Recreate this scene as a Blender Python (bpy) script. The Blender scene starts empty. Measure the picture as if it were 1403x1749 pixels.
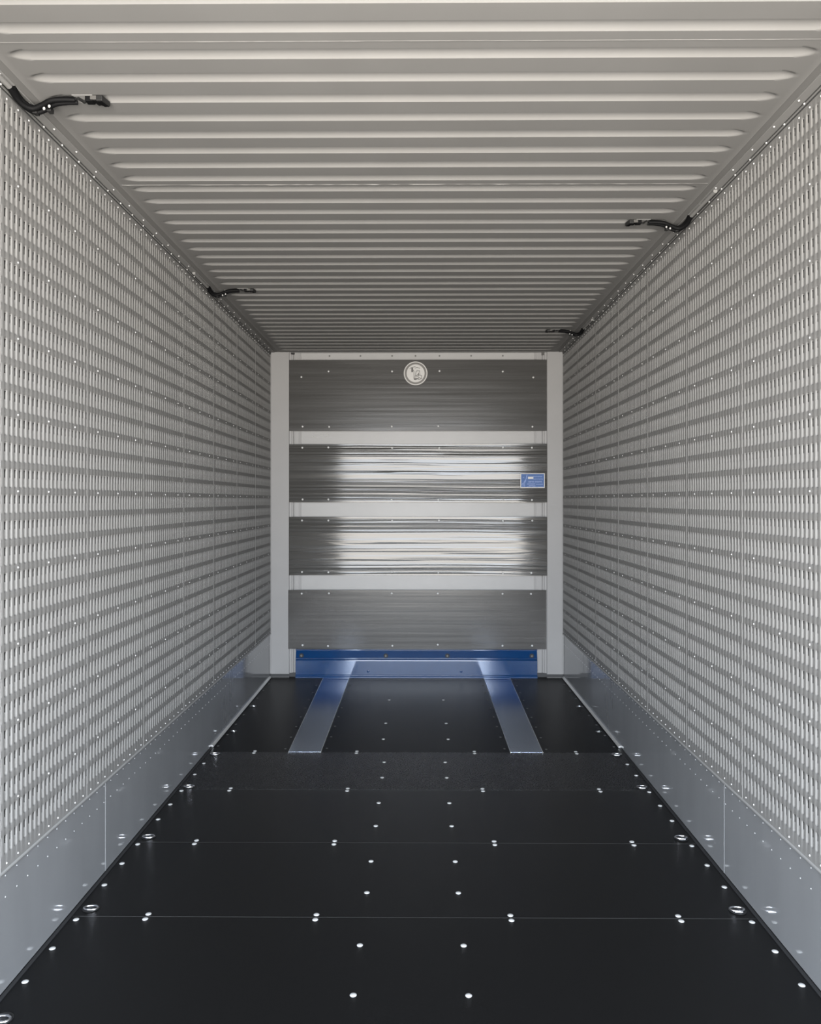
import bpy, math, random
from mathutils import Vector, Matrix
random.seed(4)
S = bpy.context.scene
C = S.collection
PI = math.pi

# ------------------------------------------------------------------ dimensions
F = 1322.0                       # focal length in pixels of the 1403 x 1749 frame
HW, H = 1.22, 2.715              # half width and height of the load bay
YB, Y0 = 6.452, -0.692           # end wall, open doorway (behind the camera)
CX, CZ = 0.02, 1.474             # camera
VX, VY = 716.0, 855.0            # vanishing point

# ------------------------------------------------------------------ camera
cam = bpy.data.cameras.new('camera'); co = bpy.data.objects.new('camera', cam); C.objects.link(co)
YAW = math.radians(0.40)
co.location = (CX, 0, CZ); co.rotation_euler = (PI/2, 0, YAW)
cam.sensor_fit = 'VERTICAL'; cam.sensor_height = 24.0; cam.sensor_width = 36.0
cam.lens = 24.0*F/1749.0
cam.shift_x = -(VX-701.5-F*math.tan(YAW))/1749.0
cam.shift_y = -(874.5-VY)/1749.0
cam.clip_start = 0.02
S.camera = co

# ------------------------------------------------------------------ world: daylight sky over sunlit pale ground
W = bpy.data.worlds.new('daylight'); S.world = W; W.use_nodes = True
nt = W.node_tree; nt.nodes.clear()
wo = nt.nodes.new('ShaderNodeOutputWorld'); bg = nt.nodes.new('ShaderNodeBackground')
tc = nt.nodes.new('ShaderNodeTexCoord'); sp = nt.nodes.new('ShaderNodeSeparateXYZ')
mr = nt.nodes.new('ShaderNodeMapRange'); cr = nt.nodes.new('ShaderNodeValToRGB')
mr.inputs[1].default_value = -1; mr.inputs[2].default_value = 1
e = cr.color_ramp.elements
e[0].position = 0.0;  e[0].color = (1.00, 0.94, 0.86, 1)
e[1].position = 1.0;  e[1].color = (0.86, 1.00, 1.16, 1)
for p, c in ((0.46, (1.00, 0.95, 0.88, 1)), (0.495, (0.88, 0.85, 0.81, 1)), (0.505, (0.93, 0.93, 0.93, 1)), (0.56, (0.92, 1.00, 1.10, 1))):
    q = e.new(p); q.color = c
bg.inputs[1].default_value = 36.0
nt.links.new(tc.outputs['Generated'], sp.inputs[0]); nt.links.new(sp.outputs['Z'], mr.inputs[0])
nt.links.new(mr.outputs[0], cr.inputs[0]); nt.links.new(cr.outputs[0], bg.inputs[0]); nt.links.new(bg.outputs[0], wo.inputs[0])

# the open doorway guides the sampling of the daylight
la = bpy.data.lights.new('doorway_portal', 'AREA'); la.shape = 'RECTANGLE'; la.size = 2*HW; la.size_y = H
la.cycles.is_portal = True
lo = bpy.data.objects.new('doorway_portal', la); C.objects.link(lo)
lo.location = (0, Y0-0.03, H/2); lo.rotation_euler = (PI/2, 0, 0)     # -Z of the lamp points along +Y

V = S.view_settings
S.display_settings.display_device = 'sRGB'
V.view_transform = 'Standard'; V.look = 'None'; V.gamma = 1.0; V.exposure = 0.0; V.use_curve_mapping = False
S.cycles.max_bounces = 14; S.cycles.diffuse_bounces = 8; S.cycles.glossy_bounces = 8
S.cycles.blur_glossy = 1.0; S.cycles.sample_clamp_indirect = 8.0

# ------------------------------------------------------------------ materials
def mat(name, col, rough=0.5, metal=0.0, ior=1.5, var=0.0, vscale=8.0, stretch=(1, 1, 1), rvar=0.0, bump=0.0, bscale=60.0, bstretch=(1, 1, 1), spec=0.5, aniso=0.0):
    m = bpy.data.materials.new(name); m.use_nodes = True
    t = m.node_tree; b = t.nodes['Principled BSDF']
    b.inputs['Base Color'].default_value = (*col, 1); b.inputs['Roughness'].default_value = rough
    b.inputs['Metallic'].default_value = metal; b.inputs['IOR'].default_value = ior
    b.inputs['Specular IOR Level'].default_value = spec
    if var or rvar or bump:
        g = t.nodes.new('ShaderNodeNewGeometry')
    def noise(scale, st, detail=3):
        mp = t.nodes.new('ShaderNodeMapping'); mp.inputs['Scale'].default_value = st
        n = t.nodes.new('ShaderNodeTexNoise'); n.inputs['Scale'].default_value = scale; n.inputs['Detail'].default_value = detail
        t.links.new(g.outputs['Position'], mp.inputs[0]); t.links.new(mp.outputs[0], n.inputs['Vector'])
        return n
    if var or rvar:
        n = noise(vscale, stretch)
    if var:
        r = t.nodes.new('ShaderNodeMapRange'); r.inputs[1].default_value = 0.3; r.inputs[2].default_value = 0.7
        r.inputs[3].default_value = 1-var; r.inputs[4].default_value = 1+var
        x = t.nodes.new('ShaderNodeMix'); x.data_type = 'RGBA'; x.blend_type = 'MULTIPLY'; x.inputs[0].default_value = 1
        x.inputs[6].default_value = (*col, 1)
        t.links.new(n.outputs['Fac'], r.inputs[0]); t.links.new(r.outputs[0], x.inputs[7]); t.links.new(x.outputs[2], b.inputs['Base Color'])
    if rvar:
        r = t.nodes.new('ShaderNodeMapRange'); r.inputs[1].default_value = 0.3; r.inputs[2].default_value = 0.7
        r.inputs[3].default_value = max(0.02, rough-rvar); r.inputs[4].default_value = rough+rvar
        t.links.new(n.outputs['Fac'], r.inputs[0]); t.links.new(r.outputs[0], b.inputs['Roughness'])
    if bump:
        n2 = noise(bscale, bstretch, 2)
        bp = t.nodes.new('ShaderNodeBump'); bp.inputs['Strength'].default_value = 1.0; bp.inputs['Distance'].default_value = bump
        t.links.new(n2.outputs['Fac'], bp.inputs['Height']); t.links.new(bp.outputs[0], b.inputs['Normal'])
    return m

M = {}
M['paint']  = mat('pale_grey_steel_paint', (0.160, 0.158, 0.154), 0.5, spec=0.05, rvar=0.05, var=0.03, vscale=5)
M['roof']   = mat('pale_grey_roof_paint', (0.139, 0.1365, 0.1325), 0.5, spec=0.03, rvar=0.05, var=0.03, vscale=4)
M['skin']   = mat('grey_outer_skin', (0.03, 0.03, 0.03), 0.6, spec=0.1)
M['stiff']  = mat('grey_stiffener', (0.15, 0.148, 0.145), 0.5, spec=0.1)
M['kick']   = mat('blue_grey_kick_plate', (0.185, 0.189, 0.195), 0.09, ior=2.5, rvar=0.03, var=0.04, vscale=3, stretch=(1, 2.5, 0.6))
M['floor']  = mat('black_coated_board', (0.0046, 0.0046, 0.0048), 0.20, spec=0.14, rvar=0.06, var=0.25, vscale=140, bump=0.0006, bscale=700)
M['board_b']= mat('black_coated_board_sheen', (0.0062, 0.0062, 0.0069), 0.26, spec=0.22, rvar=0.06, var=0.25, vscale=140, bump=0.0006, bscale=700)  # lighter colour and stronger gloss stand in for a tilted board's reflection
M['floor_e']= mat('black_coated_board_end', (0.0046, 0.0046, 0.0048), 0.17, spec=0.035, rvar=0.05, var=0.25, vscale=140, bump=0.0004, bscale=700)
M['rubber'] = mat('black_rubber', (0.012, 0.012, 0.013), 0.6)
M['strip']  = mat('blue_grey_steel_strip', (0.50, 0.57, 0.70), 0.21, metal=1.0)
M['alu']    = mat('bare_aluminium', (0.62, 0.62, 0.61), 0.35, metal=0.8)
M['rivet']  = mat('bright_rivet', (0.38, 0.38, 0.376), 0.35, metal=0.1)
M['rivet_k']= mat('dull_rivet', (0.26, 0.265, 0.27), 0.4)
M['edge']   = mat('bright_cut_edge', (0.22, 0.218, 0.214), 0.45)
M['zinc']   = mat('zinc_plated_ring', (0.75, 0.76, 0.80), 0.18, metal=1.0)
M['sheet']  = mat('rolled_metal_sheet', (0.039, 0.038, 0.036), 0.08, ior=1.31, rvar=0.04, vscale=4, stretch=(0.3, 1, 6), bump=0.0036, bscale=2.2, bstretch=(0.22, 1, 12))
M['sheet_d']= mat('rolled_metal_sheet_dull', (0.040, 0.0388, 0.0372), 0.24, ior=1.24, rvar=0.06, vscale=4, stretch=(0.3, 1, 6), bump=0.0010, bscale=2.2, bstretch=(0.22, 1, 12))
M['post']   = mat('pale_post_paint', (0.203, 0.200, 0.198), 0.4, spec=0.2, var=0.02, vscale=6)
M['band']   = mat('cream_band_paint', (0.252, 0.249, 0.246), 0.35, spec=0.2, var=0.02, vscale=6)
M['blue']   = mat('royal_blue_gloss_paint', (0.0006, 0.022, 0.078), 0.07, ior=1.40, var=0.05, vscale=12)
M['white']  = mat('white_vinyl', (0.33, 0.322, 0.31), 0.5)
M['ring']   = mat('brown_grey_vinyl', (0.07, 0.065, 0.058), 0.5)
M['ink']    = mat('grey_ink', (0.075, 0.073, 0.07), 0.6)
M['dink']   = mat('dark_ink', (0.05, 0.046, 0.043), 0.6)
M['vblue']  = mat('blue_vinyl', (0.062, 0.105, 0.225), 0.5, spec=0.05)
M['lblue']  = mat('pale_blue_print', (0.17, 0.225, 0.39), 0.5, spec=0.05)
M['cable']  = mat('black_cable', (0.0025, 0.0025, 0.0028), 0.65, spec=0.1)
M['clip']   = mat('dark_grey_plastic', (0.012, 0.012, 0.012), 0.5, spec=0.2)
M['clip2']  = mat('mid_grey_plastic', (0.06, 0.058, 0.055), 0.5, spec=0.2)
M['steel']  = mat('dull_steel', (0.07, 0.069, 0.067), 0.5)
M['gap']    = mat('dark_gap_seal', (0.03, 0.03, 0.03), 0.7)
M['scratch']= mat('pale_scrape', (0.36, 0.355, 0.345), 0.5)

# ------------------------------------------------------------------ mesh helpers
class MB:
    def __init__(s): s.v = []; s.f = []
    def add(s, vs, fs):
        o = len(s.v); s.v += [tuple(p) for p in vs]; s.f += [tuple(i+o for i in q) for q in fs]; return s
    def box(s, x0, x1, y0, y1, z0, z1):
        return s.add([(x, y, z) for x in (x0, x1) for y in (y0, y1) for z in (z0, z1)],
                     [(0, 1, 3, 2), (4, 6, 7, 5), (0, 4, 5, 1), (2, 3, 7, 6), (0, 2, 6, 4), (1, 5, 7, 3)])
    def prism(s, prof, axis, a0, a1):
        """closed 2-D profile swept along an axis; profile coords are the other two axes in order"""
        n = len(prof)
        def P(p, a):
            return {'x': (a, p[0], p[1]), 'y': (p[0], a, p[1]), 'z': (p[0], p[1], a)}[axis]
        vs = [P(p, a0) for p in prof]+[P(p, a1) for p in prof]
        fs = [(i, (i+1) % n, n+(i+1) % n, n+i) for i in range(n)]+[tuple(range(n))[::-1], tuple(range(n, 2*n))]
        return s.add(vs, fs)
    def tube(s, pts, r, n=10, r1=None):
        pts = [Vector(p) for p in pts]; k = len(pts); r1 = r if r1 is None else r1
        vs = []; up = Vector((0.13, 0.21, 1)).normalized()
        for i, p in enumerate(pts):
            t = (pts[min(i+1, k-1)]-pts[max(i-1, 0)]).normalized()
            a = t.cross(up)
            if a.length < 1e-4: a = t.cross(Vector((1, 0, 0)))
            a.normalize(); b = a.cross(t).normalized()
            rr = r+(r1-r)*i/max(1, k-1)
            vs += [p+(a*math.cos(2*PI*j/n)+b*math.sin(2*PI*j/n))*rr for j in range(n)]
        fs = [(i*n+j, i*n+(j+1) % n, (i+1)*n+(j+1) % n, (i+1)*n+j) for i in range(k-1) for j in range(n)]
        fs += [tuple(range(n)), tuple(range((k-1)*n, k*n))[::-1]]
        return s.add(vs, fs)
    def lathe(s, prof, c=(0, 0, 0), nrm=(0, 0, 1), n=16, closed=False):
        """profile (radius, height) turned round the direction nrm at c"""
        R = Vector((0, 0, 1)).rotation_difference(Vector(nrm)).to_matrix(); c = Vector(c)
        vs = []
        for r, h in prof:
            for j in range(n):
                vs.append(c+R @ Vector((r*math.cos(2*PI*j/n), r*math.sin(2*PI*j/n), h)))
        k = len(prof)
        rng = range(k if closed else k-1)
        fs = [(i*n+j, i*n+(j+1) % n, ((i+1) % k)*n+(j+1) % n, ((i+1) % k)*n+j) for i in rng for j in range(n)]
        if not closed:
            fs += [tuple(range(n))[::-1], tuple(range((k-1)*n, k*n))]
        return s.add(vs, fs)
    def mesh(s, name, m, smooth=False, recalc=True):
        me = bpy.data.meshes.new(name); me.from_pydata(s.v, [], s.f)
        if m: me.materials.append(M[m])
        if recalc:
            import bmesh
            bm = bmesh.new(); bm.from_mesh(me); bmesh.ops.recalc_face_normals(bm, faces=bm.faces); bm.to_mesh(me); bm.free()
        if smooth:
            me.polygons.foreach_set('use_smooth', [True]*len(me.polygons))
            me.set_sharp_from_angle(angle=math.radians(40))
        me.update(); return me
    def build(s, name, m, parent=None, smooth=False, loc=None, bevel=0.0):
        return place(name, s.mesh(name, m, smooth), parent, loc, bevel)

def place(name, me, parent=None, loc=None, bevel=0.0):
    o = bpy.data.objects.new(name, me); C.objects.link(o)
    if loc is not None: o.location = loc
    if parent: o.parent = parent
    if bevel:
        b = o.modifiers.new('bevel', 'BEVEL'); b.width = bevel; b.segments = 2; b.limit_method = 'ANGLE'
    return o

def tag(o, label, cat=None, group=None, kind=None):
    if label: o['label'] = label
    if cat: o['category'] = cat
    if group: o['group'] = group
    if kind: o['kind'] = kind
    return o

def thing(name, label, cat, loc=(0, 0, 0), group=None, kind=None):
    o = bpy.data.objects.new(name, None); C.objects.link(o); o.location = loc; o.empty_display_size = 0.1
    return tag(o, label, cat, group, kind)

def copy_tree(o, parent=None):
    c = o.copy(); C.objects.link(c)
    if parent: c.parent = parent
    for ch in [x for x in o.children]: copy_tree(ch, c)
    return c

def scatter(name, me, pts, parent, cap=100, rot=None):
    """small fasteners: the `cap` nearest the camera each an object, the rest one part"""
    eye = Vector((CX, 0, CZ))
    pts = [p for p in pts if p[1] > 1.6]
    pts.sort(key=lambda p: (Vector(p)-eye).length)
    for p in pts[:cap]:
        o = bpy.data.objects.new(name, me); C.objects.link(o); o.location = p; o.parent = parent
    if pts[cap:]:
        b = MB(); vs = [v.co[:] for v in me.vertices]; fs = [tuple(q.vertices) for q in me.polygons]
        for p in pts[cap:]:
            b.add([(v[0]+p[0], v[1]+p[1], v[2]+p[2]) for v in vs], fs)
        r = place(name, b.mesh(name, None, True), parent); r.data.materials.append(me.materials[0]); r['kind'] = 'stuff'

def dome(r, h, nrm, m='rivet', n=10):
    prof = [(r, -0.001), (r, 0.15*h), (r*0.85, 0.55*h), (r*0.5, 0.9*h), (r*0.12, h)]
    return MB().lathe(prof, (0, 0, 0), nrm, n).mesh('rivet', m, True)

def BX(px, y=YB): return CX+(px-VX)*y/F          # the end wall is seen square on: 204.9 px per metre
def BZ(py, y=YB): return CZ+(VY-py)*y/F

# ------------------------------------------------------------------ side walls
NS, NR = 21, 29                       # slots per panel, rows of slots
NP = 12
LP = (YB-Y0)/NP                       # panel length 0.595
PITCH = LP/NS
ZTOP, RP, SL = 2.671, 0.0785, 0.0590  # top of first slot, row pitch, slot height
ZP0, ZP1 = 0.366, 2.697               # panel bottom, top

def panel_mesh(sgn):
    """perforated panel: rows of upright grooves, the upper half of each groove cut open"""
    A = 0.0085; SUB = 20
    us = []
    for i in range(NS):
        for j in range(SUB): us.append((i+j/SUB)*PITCH)
    us.append(LP)
    zs = []                            # (z, amplitude, hole flag for the strip above this z)
    for r in range(NR-1, -1, -1):
        zt = ZTOP-r*RP; zb = zt-SL
        if r == NR-1: zs.append((ZP0, 0, False))
        for f, a, hole in ((0.0, 0.0, False), (0.03, 0.45, False), (0.075, 0.82, False), (0.13, 1.0, False), (0.47, 1.0, False), (0.515, 1.0, True),
                           (0.54, 1.06, True), (0.72, 1.10, True), (0.87, 0.95, True), (0.93, 0.75, False), (0.97, 0.45, False), (1.0, 0.0, False)):
            zs.append((zb+f*SL, a, hole))
    zs.append((ZP1, 0, False))
    nu = len(us); vs = []; fs = []
    for z, a, hole in zs:
        for u in us:
            g = (u/PITCH) % 1.0; q = min(g, 1-g)/0.30
            h = -A*a*(1.10 if hole else 1.0)*math.cos(PI/2*q)**1.1 if q < 1 else 0.0
            vs.append((-sgn*h, u, z))
    for k in range(len(zs)-1):
        for i in range(nu-1):
            if zs[k][2]:
                ph = (i % SUB)
                lim = 4
                if ph < lim or ph >= SUB-lim: continue
            q = (k*nu+i, k*nu+i+1, (k+1)*nu+i+1, (k+1)*nu+i)
            fs.append(q if sgn < 0 else q[::-1])
    me = bpy.data.meshes.new('wall_panel')
    # joint lip along the far edge and a folded return along the bottom edge
    b = MB(); b.v = vs; b.f = fs
    s = -sgn
    b.box(min(0, s*0.0016), max(0, s*0.0016), LP-0.0022, LP-0.0006, ZP0, ZP1)
    me.from_pydata(b.v, [], b.f); me.materials.append(M['paint'])
    me.polygons.foreach_set('use_smooth', [True]*len(me.polygons)); me.set_sharp_from_angle(angle=math.radians(55)); me.update()
    return me

for sgn, side in ((-1, 'left'), (1, 'right')):
    x = sgn*HW
    w = MB().box(*sorted((x+sgn*0.024, x+sgn*0.05)), Y0, YB+0.12, -0.10, H+0.05).build('wall_'+side, 'skin')
    tag(w, f'{side} side wall lined with perforated pale grey steel panels in rows of upright slots', 'wall', kind='structure')
    pm = panel_mesh(sgn)
    for i in range(NP):
        place('wall_panel', pm, w, (x, Y0+i*LP, 0))
    MB().prism([(x+sgn*0.004, ZP0-0.0045), (x-sgn*0.0030, ZP0-0.0045), (x-sgn*0.0046, ZP0-0.0020), (x-sgn*0.0046, ZP0+0.0015), (x-sgn*0.0005, ZP0+0.0040), (x+sgn*0.004, ZP0+0.0040)], 'y', Y0, YB-0.004).build('panel_edge', 'edge', w)
    st = MB().box(*sorted((sgn*0.0100, sgn*0.024)), -0.45*PITCH, 0.45*PITCH, ZP0, ZP1).mesh('stiffener', 'stiff')
    for i in range(4, NP):
        for k in (3, 10, 17):
            place('stiffener', st, w, (x, Y0+i*LP+k*PITCH, 0))
    pts = []
    for i in range(NP):
        for k in (3.5, 10.5, 17.5):
            y = Y0+i*LP+k*PITCH
            for r in range(3, NR, 3): pts.append((x, y, ZTOP+0.0095-r*RP))
        for k in range(9):
            y = Y0+i*LP+(k+0.5)*LP/9
            pts.append((x, y, ZTOP+0.0100)); pts.append((x, y, ZP0+0.019))
    scatter('rivet', dome(0.0036, 0.0030, (-sgn, 0, 0)), pts, w)

    # kick plate below the panels
    xk = x+sgn*0.0035
    b = thing('baseboard_'+side, f'smooth blue grey kick plate along the foot of the {side} wall', 'kick plate', kind='structure')
    seams = [Y0, 0.62, 1.84, 3.06, YB]
    for a, c in zip(seams[:-1], seams[1:]):
        kp = MB().box(*sorted((xk, xk+sgn*0.018)), a+0.0012, c-0.0012, 0.006, ZP0).build('kick_plate', 'kick', b, bevel=0.0008)
        if a > 2: MB().box(*sorted((xk-sgn*0.0010, xk+sgn*0.001)), a-0.001, a+0.001, 0.006, ZP0-0.006).build('joint_lip', 'kick', kp)
    pts = []
    for i in range(NP):
        for k in range(9):
            y = Y0+i*LP+(k+0.5)*LP/9
            pts.append((xk, y, 0.347))
            if k % 1 == 0: pts.append((xk, y, 0.283))
    scatter('rivet', dome(0.0026, 0.0018, (-sgn, 0, 0), 'rivet_k'), pts, b)

    # corner rail between wall and roof
    t = thing('trim_1' if sgn < 0 else 'trim_2', f'riveted corner rail where the {side} wall meets the roof', 'rail', kind='structure')
    MB().box(*sorted((x-sgn*0.004, x-sgn*0.035)), Y0, YB, H-0.005, H+0.0).build('roof_flange', 'paint', t, bevel=0.001)
    MB().box(*sorted((x+sgn*0.012, x-sgn*0.004)), Y0, YB, H-0.0095, H+0.01).build('corner_gap', 'gap', t)
    MB().box(*sorted((x+sgn*0.012, x-sgn*0.005)), Y0, YB, ZP1+0.002, H-0.0095).build('wall_flange', 'paint', t, bevel=0.001)
    MB().box(*sorted((x+sgn*0.006, x-sgn*0.0035)), Y0, YB, ZP1-0.0015, ZP1+0.002).build('lower_gap', 'gap', t)
    scatter('rivet', dome(0.0036, 0.004, (0, 0, -1)), [(x-sgn*0.026, 2.9+0.167*k, H-0.005) for k in range(-7, 21)], t)
    scatter('rivet', dome(0.0036, 0.004, (-sgn, 0, 0)), [(x-sgn*0.005, 2.93+0.131*k, H-0.012) for k in range(-8, 27)], t)
    # seal along the floor edge
    t = thing('trim_3' if sgn < 0 else 'trim_4', f'floor edge strip along the {side} kick plate', 'trim', kind='structure')
    MB().box(*sorted((x+sgn*0.004, x-sgn*0.009)), Y0, YB, -0.01, 0.0025).build('edge_seal', 'rubber', t)
    MB().prism([(x+sgn*0.003, 0.0), (x-sgn*0.013, 0.0035), (x-sgn*0.013, 0.006), (x+sgn*0.003, 0.014)], 'y', 4.62, YB-0.01).build('edge_angle', 'alu', t)

# ------------------------------------------------------------------ roof
cl = MB().box(-HW-0.05, HW+0.05, Y0-0.05, YB+0.12, H+0.030, H+0.06).build('ceiling', 'skin')
tag(cl, 'pale grey steel roof pressed with cross ribs', 'ceiling', kind='structure')
RH, RWD, RE = 0.0225, 0.0245, 1.060
def roof_mesh(y0, length, rib_ys):
    ys = set([0.0, length])
    for r in rib_ys:
        for k in range(-8, 9): ys.add(r+k/8*RWD)
        for k in (-1.25, 1.25): ys.add(r+k*RWD)
    ys = sorted(v for v in ys if 0 <= v <= length)
    xh = [0.0, 0.35, 0.7, 0.95]+[RE-0.004]+[RE+0.06*k/10 for k in range(11)]+[RE+0.075, 1.155, 1.158, 1.161, HW+0.012]
    xs = sorted(set([-a for a in xh]+xh))
    def hgt(x, y):
        z = 0.0
        for r in rib_ys:
            if abs(y-r) < RWD*1.01:
                q = math.hypot((y-r)/RWD, max(0.0, abs(x)-RE)/0.060)
                if q < 1: z = -RH*math.cos(PI/2*q)**1.2
        if abs(abs(x)-1.158) < 0.001: z += 0.0012
        return z
    n = len(xs)
    vs = [(x, y, -hgt(x, y)) for y in ys for x in xs]
    fs = [(j*n+i, (j+1)*n+i, (j+1)*n+i+1, j*n+i+1) for j in range(len(ys)-1) for i in range(n-1)]
    b = MB(); b.v = vs; b.f = fs
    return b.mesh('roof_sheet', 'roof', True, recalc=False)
LAP1, LAP2 = 2.090, 3.037
GR = [2.025-0.119*k for k in range(22, -1, -1)]
sheets = [(Y0, LAP1, [g for g in GR if g > Y0+0.03]), (LAP1, LAP2, [2.148+0.1182*k for k in range(8)]), (LAP2, YB, [3.080+0.1216*k for k in range(28)])]
GROOVES = []
for a, c, gs in sheets:
    gs = [g for g in gs if a+0.03 < g < c-0.03]; GROOVES += gs
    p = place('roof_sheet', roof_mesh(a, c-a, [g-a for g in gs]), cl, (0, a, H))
    if c < 3.5:
        lb = MB(); rg = random.Random(8)
        xs = [-1.15+2.30*k/90 for k in range(91)]
        lift = [0.0006+(0.0016 if c > 3 else 0.0003)*max(0, rg.gauss(0.35, 0.5)) for _ in xs]
        lb.v = [(x, c-a+dy, -l*k) for x, l in zip(xs, lift) for dy, k in ((-0.0025, 0), (-0.0012, 1), (0.0018, 1), (0.003, 0))]
        lb.f = [(4*i+q, 4*i+4+q, 4*i+5+q, 4*i+1+q) for i in range(90) for q in range(3)]
        lb.build('lap_joint', 'roof', p)
# ------------------------------------------------------------------ floor
fl = MB().box(-HW-0.05, HW+0.05, Y0-0.05, YB+0.12, -0.12, -0.022).build('floor', 'gap')
tag(fl, 'black coated floor boards with bright screws', 'floor', kind='structure')
FS = [1322*1.474/(yy-855) for yy in (1285, 1349, 1439.5, 1567)]     # joints seen
s4, s3, s2, s1 = FS
joints = [Y0, s1-5*0.603, s1-4*0.603, s1-3*0.603, s1-2*0.603, s1-0.603, s1, s2, s3, s4]
joints = [Y0]+[j for j in joints[1:] if j > Y0+0.05]
FX = HW-0.008
for a, c in zip(joints[:-1], joints[1:]):
    MB().box(-FX, FX, a+0.0006, c-0.0006, -0.022, 0.0).build('floor_board', 'board_b' if abs(a-s3) < 0.01 else 'floor', fl, bevel=0.0012)
for j in (s1, s2):
    MB().box(-FX+0.03, FX-0.03, j-0.0005, j+0.0005, -0.02, -0.0003).build('joint_strip', 'steel', fl)
SB = 6.435
li0, li1, lo0, lo1 = -0.556, -0.5585, -0.745, -0.776      # inner/outer edges of the steel strips at s4 and at the end
MB().prism([(-FX, s4+0.0006), (lo0-0.002, s4+0.0006), (lo1-0.002, YB), (-FX, YB)], 'z', -0.022, 0.0).build('floor_board', 'floor_e', fl)
MB().prism([(li0+0.002, s4+0.0006), (-li0-0.002, s4+0.0006), (-li1-0.002, YB), (li1+0.002, YB)], 'z', -0.022, 0.0).build('floor_board', 'floor_e', fl)
MB().prism([(-lo0+0.002, s4+0.0006), (FX, s4+0.0006), (FX, YB), (-lo1+0.002, YB)], 'z', -0.022, 0.0).build('floor_board', 'floor_e', fl)
scr = dome(0.0105, 0.0035, (0, 0, 1), 'rivet', 12)
pts = []
js = [s1-0.603, s1, s2, s3, s4]
for k, j in enumerate(js):
    for x in (-0.945, -0.345, 0.345, 0.940):
        pts += [(x, j+0.016, 0), (x, j-0.017, 0)]
for a, c in zip(js[:-1], js[1:]):
    for f in (a+0.172, c-0.172):
        pts += [(-0.176, f, 0), (0.168, f, 0)]
    for f in (c-0.022, c-0.198, c-0.374):
        pts += [(-1.187, f, 0), (1.185, f, 0)]
for y in (4.78, 5.12, 5.72):
    pts += [(-0.20, y, 0), (0.20, y, 0)]
scatter('floor_screw', scr, pts, fl, cap=70)
pts = []
for i in range(8):
    y = s4+0.06+0.225*i
    t = (y-s4)/(SB-s4)
    for q in (-1, 1):
        pts += [(q*(-(lo0+(lo1-lo0)*t)+0.028), y, 0), (q*(-(li0+(li1-li0)*t)-0.028), y+0.01, 0), (q*1.187, y+0.05, 0)]
scatter('board_screw', dome(0.0075, 0.002, (0, 0, 1), 'steel', 10), pts, fl, cap=30)

# ------------------------------------------------------------------ end wall
wb = MB().box(-HW-0.05, HW+0.05, YB+0.075, YB+0.13, -0.1, H+0.05).build('wall_back', 'skin')
tag(wb, 'closed end wall in a pale grey painted frame', 'wall', kind='structure')
yb = YB+0.035
# recessed cream field behind the metal sheets
MB().box(BX(505), BX(920), yb, YB+0.075, 0.0, H).build('frame_field', 'band', wb)
# stepped posts
for s, nm in ((-1, 'trim_5'), (1, 'trim_6')):
    xe = s*HW
    if s < 0: st = [BX(v) for v in (494.0, 497.6, 500.4, 503.2, 509.0)]
    else: st = [BX(v) for v in (934.3, 931.0, 927.8, 925.0, 918.0)]
    prof = [(xe+s*0.02, YB+0.075), (xe+s*0.02, YB+0.004), (xe-s*0.004, YB+0.004), (xe-s*0.006, YB), (st[0]+s*0.004, YB), (st[0], YB+0.004), (st[0], YB+0.013), (st[1], YB+0.014), (st[1], YB+0.024), (st[2], YB+0.024),
            (st[2], YB+0.040), (st[2]-s*0.006, YB+0.040), (st[2]-s*0.006, YB+0.026), (st[3], YB+0.026), (st[4]-s*0.004, YB+0.028), (st[4]-s*0.004, YB+0.034), (st[4]-s*0.004, YB+0.075)]
    o = MB().prism(prof, 'z', 0.028, H-0.004).build(nm, 'post')
    tag(o, ('left' if s < 0 else 'right')+' pale stepped corner post beside the end wall sheets', 'post', kind='structure')
    MB().box(*sorted((xe+s*0.004, st[4])), YB+0.012, YB+0.07, 0.001, 0.034).build('foot_seal', 'rubber', o)
    MB().prism([(xe-s*0.006, YB-0.004), (st[0], YB-0.004), (st[0], YB+0.004), (xe-s*0.006, YB+0.004)], 'z', 0.0, 0.006).build('sill_angle', 'steel', o)
    MB().box(*sorted((st[4]-s*0.001, st[4]-s*0.022)), yb-0.004, yb, BZ(1109), BZ(601)).build('groove_bead', 'post', o, bevel=0.0015)
# header
MB().box(BX(465), BX(962), YB-0.004, YB+0.05, BZ(601.5), H-0.001).build('header_rail', 'post', wb, bevel=0.0015)
hb = MB().lathe([(0.007, 0), (0.007, 0.003), (0.004, 0.004)], (0, 0, 0), (0, -1, 0), 10).mesh('header_bolt', 'steel')
for px in (563, 616, 670, 710, 751, 805, 859): place('header_bolt', hb, wb, (BX(px, yb), yb, BZ(608, yb)))
MB().box(BX(496.5), BX(502.5), YB+0.01, YB+0.03, BZ(604.5), BZ(601.5)).build('corner_clip', 'clip', wb)
MB().box(BX(926), BX(930), YB+0.01, YB+0.03, BZ(606), BZ(601.5)).build('corner_clip', 'clip2', wb)
# scraped oval trace on the upper band
pp = []
for k in range(26):
    a = -2.9+5.2*k/25
    pp.append((BX(547+14.5*math.cos(a), yb), yb-0.0004, BZ(743.5-4.2*math.sin(a), yb)))
sm = MB().tube(pp, 0.0022, 6); sm.tube([(BX(544, yb), yb-0.0004, BZ(744.5, yb)), (BX(552, yb), yb-0.0004, BZ(742.5, yb))], 0.002, 6)
sm.build('scrape_mark', 'scratch', wb, True)

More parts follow.
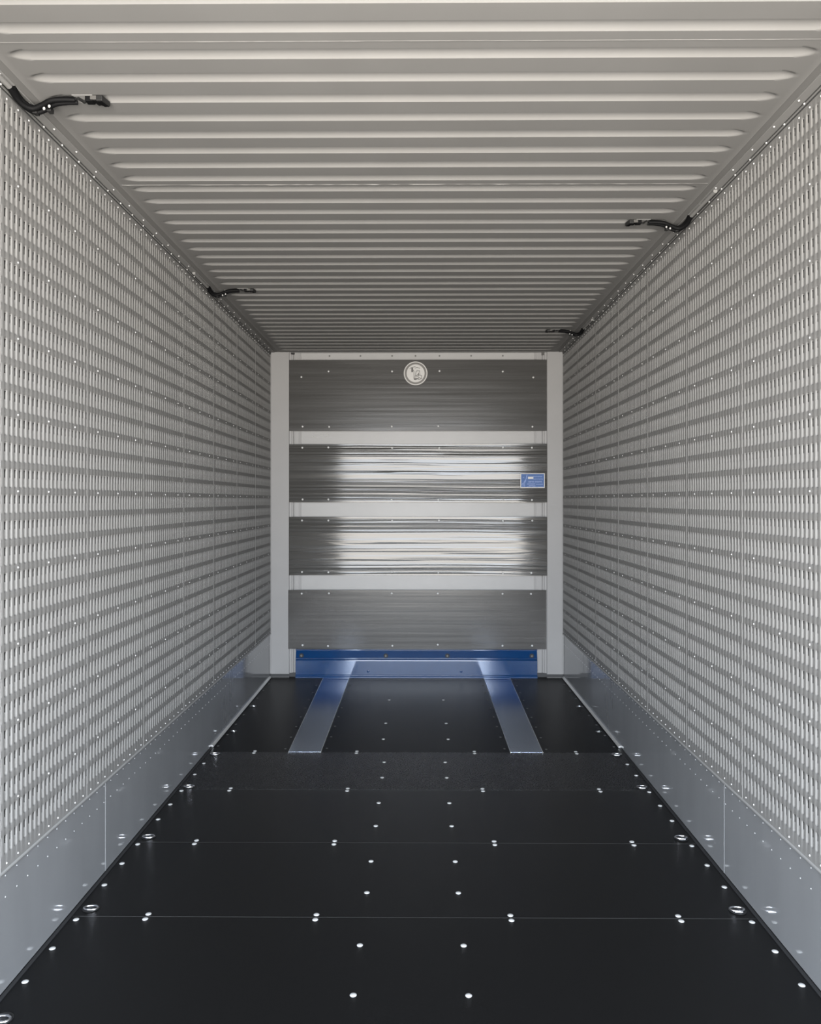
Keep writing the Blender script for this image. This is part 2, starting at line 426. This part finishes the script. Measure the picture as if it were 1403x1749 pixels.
def sheet(label, y0p, y1p, xl, xr, rvs, streak=False, calm=(0, 1), tilt=(0, 0)):
    z0, z1 = BZ(y1p), BZ(y0p); x0, x1 = BX(xl), BX(xr)
    r = thing('cladding_sheet', label, 'metal sheet', ((x0+x1)/2, YB-(0.032 if streak else 0.006), (z0+z1)/2), 'metal sheets across the end wall')
    hx, hz = (x1-x0)/2, (z1-z0)/2
    # a very shallow rolled sheet: plate with soft horizontal swages and a turned top edge
    nz = 200 if streak else 10; nx = 24; vs = []; fs = []
    rg = random.Random(int(y0p))
    ph = [rg.uniform(0, 6.28) for _ in range(6)]
    def bow(x): return (0.5*0.034*(hx*hx-x*x)+0.0125*(hx-x)) if streak else 0.0
    for k in range(nz+1):
        f = k/nz; z = -hz+2*hz*f
        for i in range(nx+1):
            u = i/nx
            d = bow(-hx+2*hx*u)
            if streak:
                # rolled ripples: gentle inside the calm zone, strong outside it
                q = max(0.0, min(1.0, (max(calm[0]-f, f-calm[1])+0.03)/0.06)); q = q*q*(3-2*q)
                ed = min(1.0, min(f, 1-f)*14)
                a1 = (0.00011+0.00075*q)*ed
                zz = z+0.004*math.sin(3.1*u+ph[2])+0.003*math.sin(7.3*u+ph[3])
                d += a1*math.sin(2*PI*zz/0.023+ph[0])+0.6*a1*math.sin(2*PI*zz/0.0137+ph[1]+1.3*u)+0.00045*ed*math.sin(2*PI*zz/0.071+ph[4])
            vs.append((-hx+2*hx*u, d, z))
    m = nx+1
    fs = [(k*m+i, k*m+i+1, (k+1)*m+i+1, (k+1)*m+i) for k in range(nz) for i in range(nx)]
    b = MB(); b.v = vs; b.f = fs
    sm = 'sheet' if streak else 'sheet_d'
    me = b.mesh('sheet_face', sm, True, recalc=False)
    p = place('sheet_face', me, r)
    yk = 0.046 if streak else 0.008
    MB().box(-hx, hx, yk, yk+0.003, -hz, hz).build('sheet_back', sm, r)
    for a in (-hx, hx-0.003): MB().box(a, a+0.003, bow(a)-0.0005, yk+0.003, -hz, hz).build('side_fold', sm, r)
    tb = MB()
    tb.v = [(x, bow(x)+dy, z) for x in [-hx+2*hx*i/24 for i in range(25)] for dy, z in ((-0.0012, hz-0.0035), (-0.0012, hz+0.001), (0.012, hz+0.001))]
    tb.f = [(3*i+q, 3*i+3+q, 3*i+4+q, 3*i+1+q) for i in range(24) for q in (0, 1)]
    tb.build('top_edge', sm, r)
    dm = dome(0.0085, 0.0045, (0, -1, 0), 'rivet', 12)
    for px, py in rvs:
        place('rivet', dm, r, (BX(px)-(x0+x1)/2, bow(BX(px)-(x0+x1)/2)-0.0010, BZ(py)-(z0+z1)/2))
    r.rotation_euler = (tilt[0], 0, tilt[1])
    return r
sheet('tall plain dark metal sheet at the top of the end wall, behind the round sticker', 615, 736, 494, 934,
      [(515, 644), (561.5, 634.5), (670, 634.5), (751, 634), (859, 635), (911, 645), (517, 728.5), (562.5, 729), (669.5, 728.5), (749, 728), (909.5, 729)])
sheet('streaked shiny metal sheet second from the top of the end wall, with the blue label', 759, 858, 494, 933.5,
      [(516.5, 764.5), (561, 764), (670, 765), (750.5, 765), (859, 764.5), (908, 765), (517, 853), (561, 853), (669, 853.5), (749, 853.5), (859, 853.5), (908, 854)], True, (0.38, 0.80))
sheet('streaked shiny metal sheet third from the top of the end wall, below the blue label', 883, 982.5, 493.5, 933.5,
      [(516, 889), (561, 889), (670, 889.5), (750, 889), (859, 889.5), (908.5, 889), (516, 977), (561, 977.5), (670, 977), (749, 978), (859, 978.5), (907, 978)], True, (0.18, 0.74))
sheet('dull grey metal sheet lowest on the end wall, just above the blue beam', 1008, 1108.5, 492.5, 933,
      [(515.5, 1014), (562, 1013.5), (669.5, 1013.5), (748, 1013.5), (858.5, 1014), (907, 1014), (517, 1102), (560.5, 1103.5), (670.5, 1103), (748, 1101), (858.5, 1102.5), (909, 1102.5)])

# ------------------------------------------------------------------ blue beam
yf = 6.425
bb = thing('bumper_beam', 'blue painted steel beam across the foot of the end wall', 'beam', (0, yf, 0))
x0, x1 = BX(505, yf), BX(918, yf)
def bz(py): return BZ(py, yf)
prof = [(YB+0.03, bz(1109.5)), (yf-0.003, bz(1109.5)), (yf-0.003, bz(1111)), (yf+0.024, bz(1111.9)), (yf+0.006, bz(1123.5)), (yf+0.002, bz(1124.2)), (yf+0.002, bz(1125.2)),
        (yf+0.009, bz(1126.0)), (yf+0.009, bz(1126.8)), (yf, bz(1128.0)), (yf-0.001, bz(1129.0)), (yf-0.001, bz(1152.6)), (yf-0.008, bz(1153.4)), (yf-0.008, bz(1155)), (yf-0.006, bz(1155.8)), (yf-0.010, bz(1156.6)), (yf-0.010, bz(1158.2)), (YB+0.03, bz(1158.2))]
prof = [(a-yf, max(0.0008, c)) for a, c in prof]
MB().prism(prof, 'x', x0, x1).build('beam_body', 'blue', bb, bevel=0.0008)
for px in (514.8, 659.2, 764.5, 908.8):
    c = (BX(px, yf), 0.008, bz(1120.3))
    w = MB().lathe([(0.019, 0), (0.019, 0.003), (0.013, 0.003), (0.012, 0.001)], c, (0, -1, 0), 20).build('washer', 'clip', bb, True)
    MB().lathe([(0.010, 0), (0.010, 0.007), (0.008, 0.009)], c, (0, -1, 0), 6).build('bolt_head', 'steel', w)
for px in (629, 788):
    MB().lathe([(0.010, -0.001), (0.010, 0.003), (0.007, 0.005)], (BX(px, yf), -0.001, bz(1146.5)), (0, -1, 0), 10).build('plug', 'blue', bb, True)

# ------------------------------------------------------------------ steel strips in the floor
for s, nm in ((-1, 'left'), (1, 'right')):
    r = thing('floor_strip', f'{nm} of two blue grey steel strips let into the black floor before the blue beam', 'steel strip', (s*0.66, (s4+SB)/2, 0), 'steel strips in the floor')
    pr = [(-lo0, s4+0.001), (-li0, s4+0.001), (-li1, SB-0.012), (-lo1, SB-0.012)]
    pr = [(s*a-s*0.66, b-(s4+SB)/2) for a, b in pr]
    MB().prism(pr, 'z', -0.02, 0.0012).build('strip_plate', 'strip', r, bevel=0.0008)
    for (a, b), (c, d) in ((pr[0], pr[3]), (pr[1], pr[2])):
        MB().tube([(a, b, 0.0), (c, d, 0.0)], 0.0022, 6).build('edge_bead', 'alu', r, True)

# ------------------------------------------------------------------ lashing rings
def lashing():
    r = thing('lashing_ring', '', 'lashing ring')
    MB().lathe([(0.030, 0.0008), (0.0345, 0.0008), (0.0350, 0.0020), (0.0330, 0.0028), (0.0300, 0.0022), (0.026, -0.008), (0.008, -0.012)], (0, 0, 0), (0, 0, 1), 28).build('recess_dish', 'clip', r, True)
    pts = [(0.0285*math.cos(a), 0.0165*math.sin(a)-0.004, 0.0045) for a in [2*PI*k/28 for k in range(29)]]
    MB().tube(pts, 0.0042, 10).build('pull_ring', 'zinc', r, True)
    MB().box(-0.016, 0.016, 0.013, 0.020, 0.000, 0.006).build('hinge_bar', 'zinc', r, bevel=0.002)
    return r
proto = lashing()
ry = [2.19, 2.79, 3.385, 3.98, 4.49, 4.94, 5.54]
order = ['nearest', 'second nearest', 'third from the front', 'fourth from the front', 'fifth from the front', 'sixth from the front', 'farthest']
for si, s in enumerate((-1, 1)):
    for k, y in enumerate(ry):
        if s > 0 and k == 0: continue
        o = proto if (si == 0 and k == 0) else copy_tree(proto)
        o.location = (s*1.165, y, 0.0); o.rotation_euler = (0, 0, 0 if s < 0 else PI)
        nm = 'left' if s < 0 else 'right'
        w = order[k] if s < 0 else (['', 'nearest', 'second nearest', 'third from the front', 'fourth from the front', 'fifth from the front', 'farthest'][k])
        sz = 0.55 if k in (5, 6) else 0.88
        o.scale = (sz, sz, sz)
        o['label'] = f'{w} shiny metal lashing ring in the floor along the {nm} kick plate'
        o['group'] = 'lashing rings along the floor edges'

# ------------------------------------------------------------------ roof cables
def smooth_path(pts, n=8):
    P = [Vector(p) for p in pts]; P = [P[0]*2-P[1]]+P+[P[-1]*2-P[-2]]; out = []
    for i in range(1, len(P)-2):
        for k in range(n):
            t = k/n; a, b, c, d = P[i-1], P[i], P[i+1], P[i+2]
            out.append(0.5*((2*b)+(-a+c)*t+(2*a-5*b+4*c-d)*t*t+(-a+3*b-3*c+d)*t**3))
    out.append(P[-2]); return out
def cable(s, yr, label):
    """s=-1 left, +1 right; local origin at the ceiling corner over the rib at y=yr; x inward positive before mirroring"""
    r = thing('power_cable', label, 'cable', (s*HW, yr, H), 'black cables looped under the roof')
    def L(p): return (-s*p[0], p[1], p[2])
    base = [(0.022, -0.085, -0.010), (0.024, -0.055, -0.024), (0.034, -0.030, -0.036), (0.055, -0.012, -0.040), (0.085, -0.012, -0.030), (0.115, -0.020, -0.020), (0.150, -0.016, -0.014), (0.182, -0.008, -0.0105)]
    for dy, dz in ((-0.006, 0.0), (0.006, -0.002), (0.0, 0.006)):
        k = len(base)
        pts = [(p[0]+(0.004 if dz else 0), p[1]+dy*(0.8+0.9*(1-abs(i-4)/4)), p[2]+dz) for i, p in enumerate(base)]
        MB().tube(smooth_path([L(p) for p in pts]), 0.0095, 10, 0.0070).build('cable_strand', 'cable', r, True)
    # rail sleeve the cable leaves
    MB().tube([L((0.021, -0.36, -0.010)), L((0.021, -0.086, -0.010))], 0.0085, 10).build('rail_sleeve', 'paint', r, True)
    # ties
    for (cx, cy, cz) in ((0.058, -0.004, -0.046), (0.098, 0.004, -0.036)):
        t = MB().box(cx*-s-0.007, cx*-s+0.007, cy-0.012, cy+0.012, cz-0.004, cz+0.010).build('cable_tie', 'clip', r, bevel=0.002)
    for (cx, cy, cz) in ((0.091, -0.022, -0.041), (0.109, -0.026, -0.036)):
        MB().lathe([(0.0035, -0.004), (0.0042, 0.0), (0.0025, 0.003)], L((cx, cy, cz)), (0, -0.4, -1), 10).build('tie_stud', 'rivet', r, True)
    # bracket on the roof beside the bundle
    MB().tube(smooth_path([L((0.095, 0.012, -0.002)), L((0.12, 0.012, -0.007)), L((0.138, 0.020, -0.002))]), 0.0025, 8).build('roof_hook', 'alu', r, True)
    # cover plate with a notch, then the connector clipped to the rib
    MB().prism([(-s*a, b) for a, b in ((0.176, -0.026), (0.240, -0.026), (0.240, 0.027), (0.200, 0.027))], 'z', -0.0020, 0.0003).build('cover_plate', 'paint', r, bevel=0.001)
    MB().prism([(-s*a, b) for a, b in ((0.190, -0.016), (0.195, -0.018), (0.207, 0.010), (0.199, 0.014))], 'z', -0.0085, -0.0020).build('plate_latch', 'clip', r, bevel=0.001)
    pl = MB().box(*sorted((-s*0.216, -s*0.240)), -0.022, 0.004, -0.017, -0.001).build('plug', 'cable', r, bevel=0.002)
    MB().tube([L((0.205, -0.002, -0.008)), L((0.218, -0.003, -0.009))], 0.0035, 8).build('plug_pin', 'clip', pl, True)
    for q, (a, m) in enumerate(((0.240, 'clip2'), (0.258, 'clip'))):
        tb = MB()
        tb.prism([(-s*(a-0.008), -0.024), (-s*(a+0.012), -0.024), (-s*(a+0.022), 0.016), (-s*(a+0.004), 0.018)], 'z', -0.017 if q else -0.013, -0.0005)
        tb.build('terminal_clip', m, r, bevel=0.002)
        fb = MB()
        for i in range(3): fb.prism([(-s*(a-0.003+0.005*i), -0.020), (-s*(a-0.001+0.005*i), -0.020), (-s*(a+0.008+0.005*i), 0.013), (-s*(a+0.006+0.005*i), 0.013)], 'z', -0.019 if q else -0.015, -0.012)
        fb.build('clip_fin', 'cable', r)
    return r
def rib_at(y): return min(GROOVES, key=lambda v: abs(v-y))
cable(-1, rib_at(2.386), 'nearest black cable under the roof, bent out of the left corner rail to a clip')
cable(1, rib_at(3.432), 'nearer black cable on the right, bent out of the right corner rail to a clip')
cable(-1, rib_at(4.53), 'smaller, farther black cable on the left, under the roof by the left corner rail')
cable(1, rib_at(5.617), 'smallest, farthest black cable on the right, under the roof near the end wall')

# ------------------------------------------------------------------ stickers
def strokes(b, segs, w, d0, d1, k=1.0):
    """flat printed lines in the x-z plane"""
    for pts in segs:
        for (ax, az), (bx, bz_) in zip(pts[:-1], pts[1:]):
            u = Vector((bx-ax, bz_-az)); l = u.length
            if l < 1e-6: continue
            u /= l; n = Vector((-u.y, u.x))*w/2; e2 = u*w*0.3
            q = [(ax-e2.x+n.x, az-e2.y+n.y), (bx+e2.x+n.x, bz_+e2.y+n.y), (bx+e2.x-n.x, bz_+e2.y-n.y), (ax-e2.x-n.x, az-e2.y-n.y)]
            b.prism([(p[0]*k, p[1]*k) for p in q], 'y', 0, 0)if False else b.add([(p[0]*k, d0, p[1]*k) for p in q]+[(p[0]*k, d1, p[1]*k) for p in q],
                [(0, 1, 2, 3), (7, 6, 5, 4), (0, 4, 5, 1), (1, 5, 6, 2), (2, 6, 7, 3), (3, 7, 4, 0)])
ys = YB-0.0085
rs = thing('round_sticker', 'round white sticker with a grey ring and a forklift drawing', 'sticker', (BX(710.2, ys), ys, BZ(637.7, ys)))
MB().lathe([(0.0985, 0), (0.0985, 0.0012)], (0, 0, 0), (0, -1, 0), 64).build('outer_ring', 'white', rs)
MB().lathe([(0.0905, 0.0012), (0.0905, 0.0018)], (0, 0, 0), (0, -1, 0), 64).build('dark_ring', 'ring', rs)
MB().lathe([(0.0745, 0.0018), (0.0745, 0.0024)], (0, 0, 0), (0, -1, 0), 64).build('sticker_face', 'white', rs)
g = lambda x, y: ((x-712)/28.06/204.9, (720-y)/28.06/204.9)       # 1403 px zoom of the sticker -> metres
b = MB()
strokes(b, [[g(600, 560), g(630, 620), g(630, 990), g(680, 1020), g(740, 1010), g(830, 985)],
            [g(700, 850), g(735, 640), g(775, 600), g(905, 600), g(915, 790)],
            [g(670, 880), g(700, 850), g(850, 860), g(860, 800), g(1000, 830), g(1005, 960), g(930, 1000)],
            [g(660, 930), g(700, 960), g(820, 960)],
            [g(835, 960), g(860, 915), g(905, 915), g(935, 955), g(905, 1010), g(860, 1010), g(835, 960)],
            [g(660, 985), g(690, 950), g(735, 955), g(750, 990), g(715, 1030), g(675, 1020), g(660, 985)],
            [g(740, 860), g(800, 790), g(850, 760)],
            [g(440, 500), g(500, 450), g(700, 400)], [g(690, 470), g(780, 440), g(920, 480)]], 0.0046, -0.0024, -0.0027)
b.build('forklift_outline', 'ink', rs)
b = MB(); strokes(b, [[g(550, 480), g(550, 640)]], 0.0150, -0.0024, -0.0028)
b.build('forklift_load', 'dink', rs)
b = MB(); strokes(b, [[g(855, 700), g(850, 790)]], 0.006, -0.0024, -0.0028)
b.build('driver_seat', 'dink', rs)

bs = thing('blue_label', 'small blue label with white border on the streaked sheet', 'label', (BX(909.3, ys), YB-0.0282, BZ(821, ys)))
bs.rotation_euler = (0, 0, -0.045)
W2, H2 = 0.1, 0.0605
MB().box(-W2, W2, -0.001, 0, -H2, H2).build('label_border', 'white', bs)
MB().box(-W2+0.006, W2-0.006, -0.0015, -0.001, -H2+0.006, H2-0.006).build('label_face', 'vblue', bs)
h = lambda x, y: ((x-685)/23.38/204.9, (485-y)/23.38/204.9)
b = MB()
strokes(b, [[h(465, 255), h(430, 420), h(330, 570), h(260, 640)], [h(330, 560), h(300, 720)], [h(420, 480), h(360, 600), h(370, 720)], [h(310, 360), h(345, 362)]], 0.0055, -0.0015, -0.0019)
rg = random.Random(3)
def line(x0, x1, y, hgt, gap=0.25, w=0.0035):
    x = x0; segs = []
    while x < x1:
        l = rg.uniform(16, 34); yy = y+rg.uniform(-4, 4)
        segs.append([h(x, yy-hgt/2), h(min(x+l, x1), yy-hgt/2)]); segs.append([h(x+l/2, yy-hgt/2), h(x+l/2, yy+hgt/2)])
        if rg.random() < 0.6: segs.append([h(x, yy+hgt/2), h(x+l, yy+hgt/2)])
        x += l+8
    strokes(b, segs, w, -0.0015, -0.0019)
line(700, 1050, 325, 16); line(700, 1080, 428, 16); line(520, 740, 530, 44, w=0.005); line(780, 1040, 530, 36, w=0.005)
line(480, 790, 620, 30, w=0.0045); line(820, 1090, 637, 24); line(540, 780, 690, 26, w=0.0045); line(460, 1110, 735, 14)
b.build('label_print', 'lblue', bs)
b = MB(); strokes(b, [[h(530, 375), h(690, 375)]], 0.0185, -0.0015, -0.0019)
b.build('label_logo', 'white', bs)
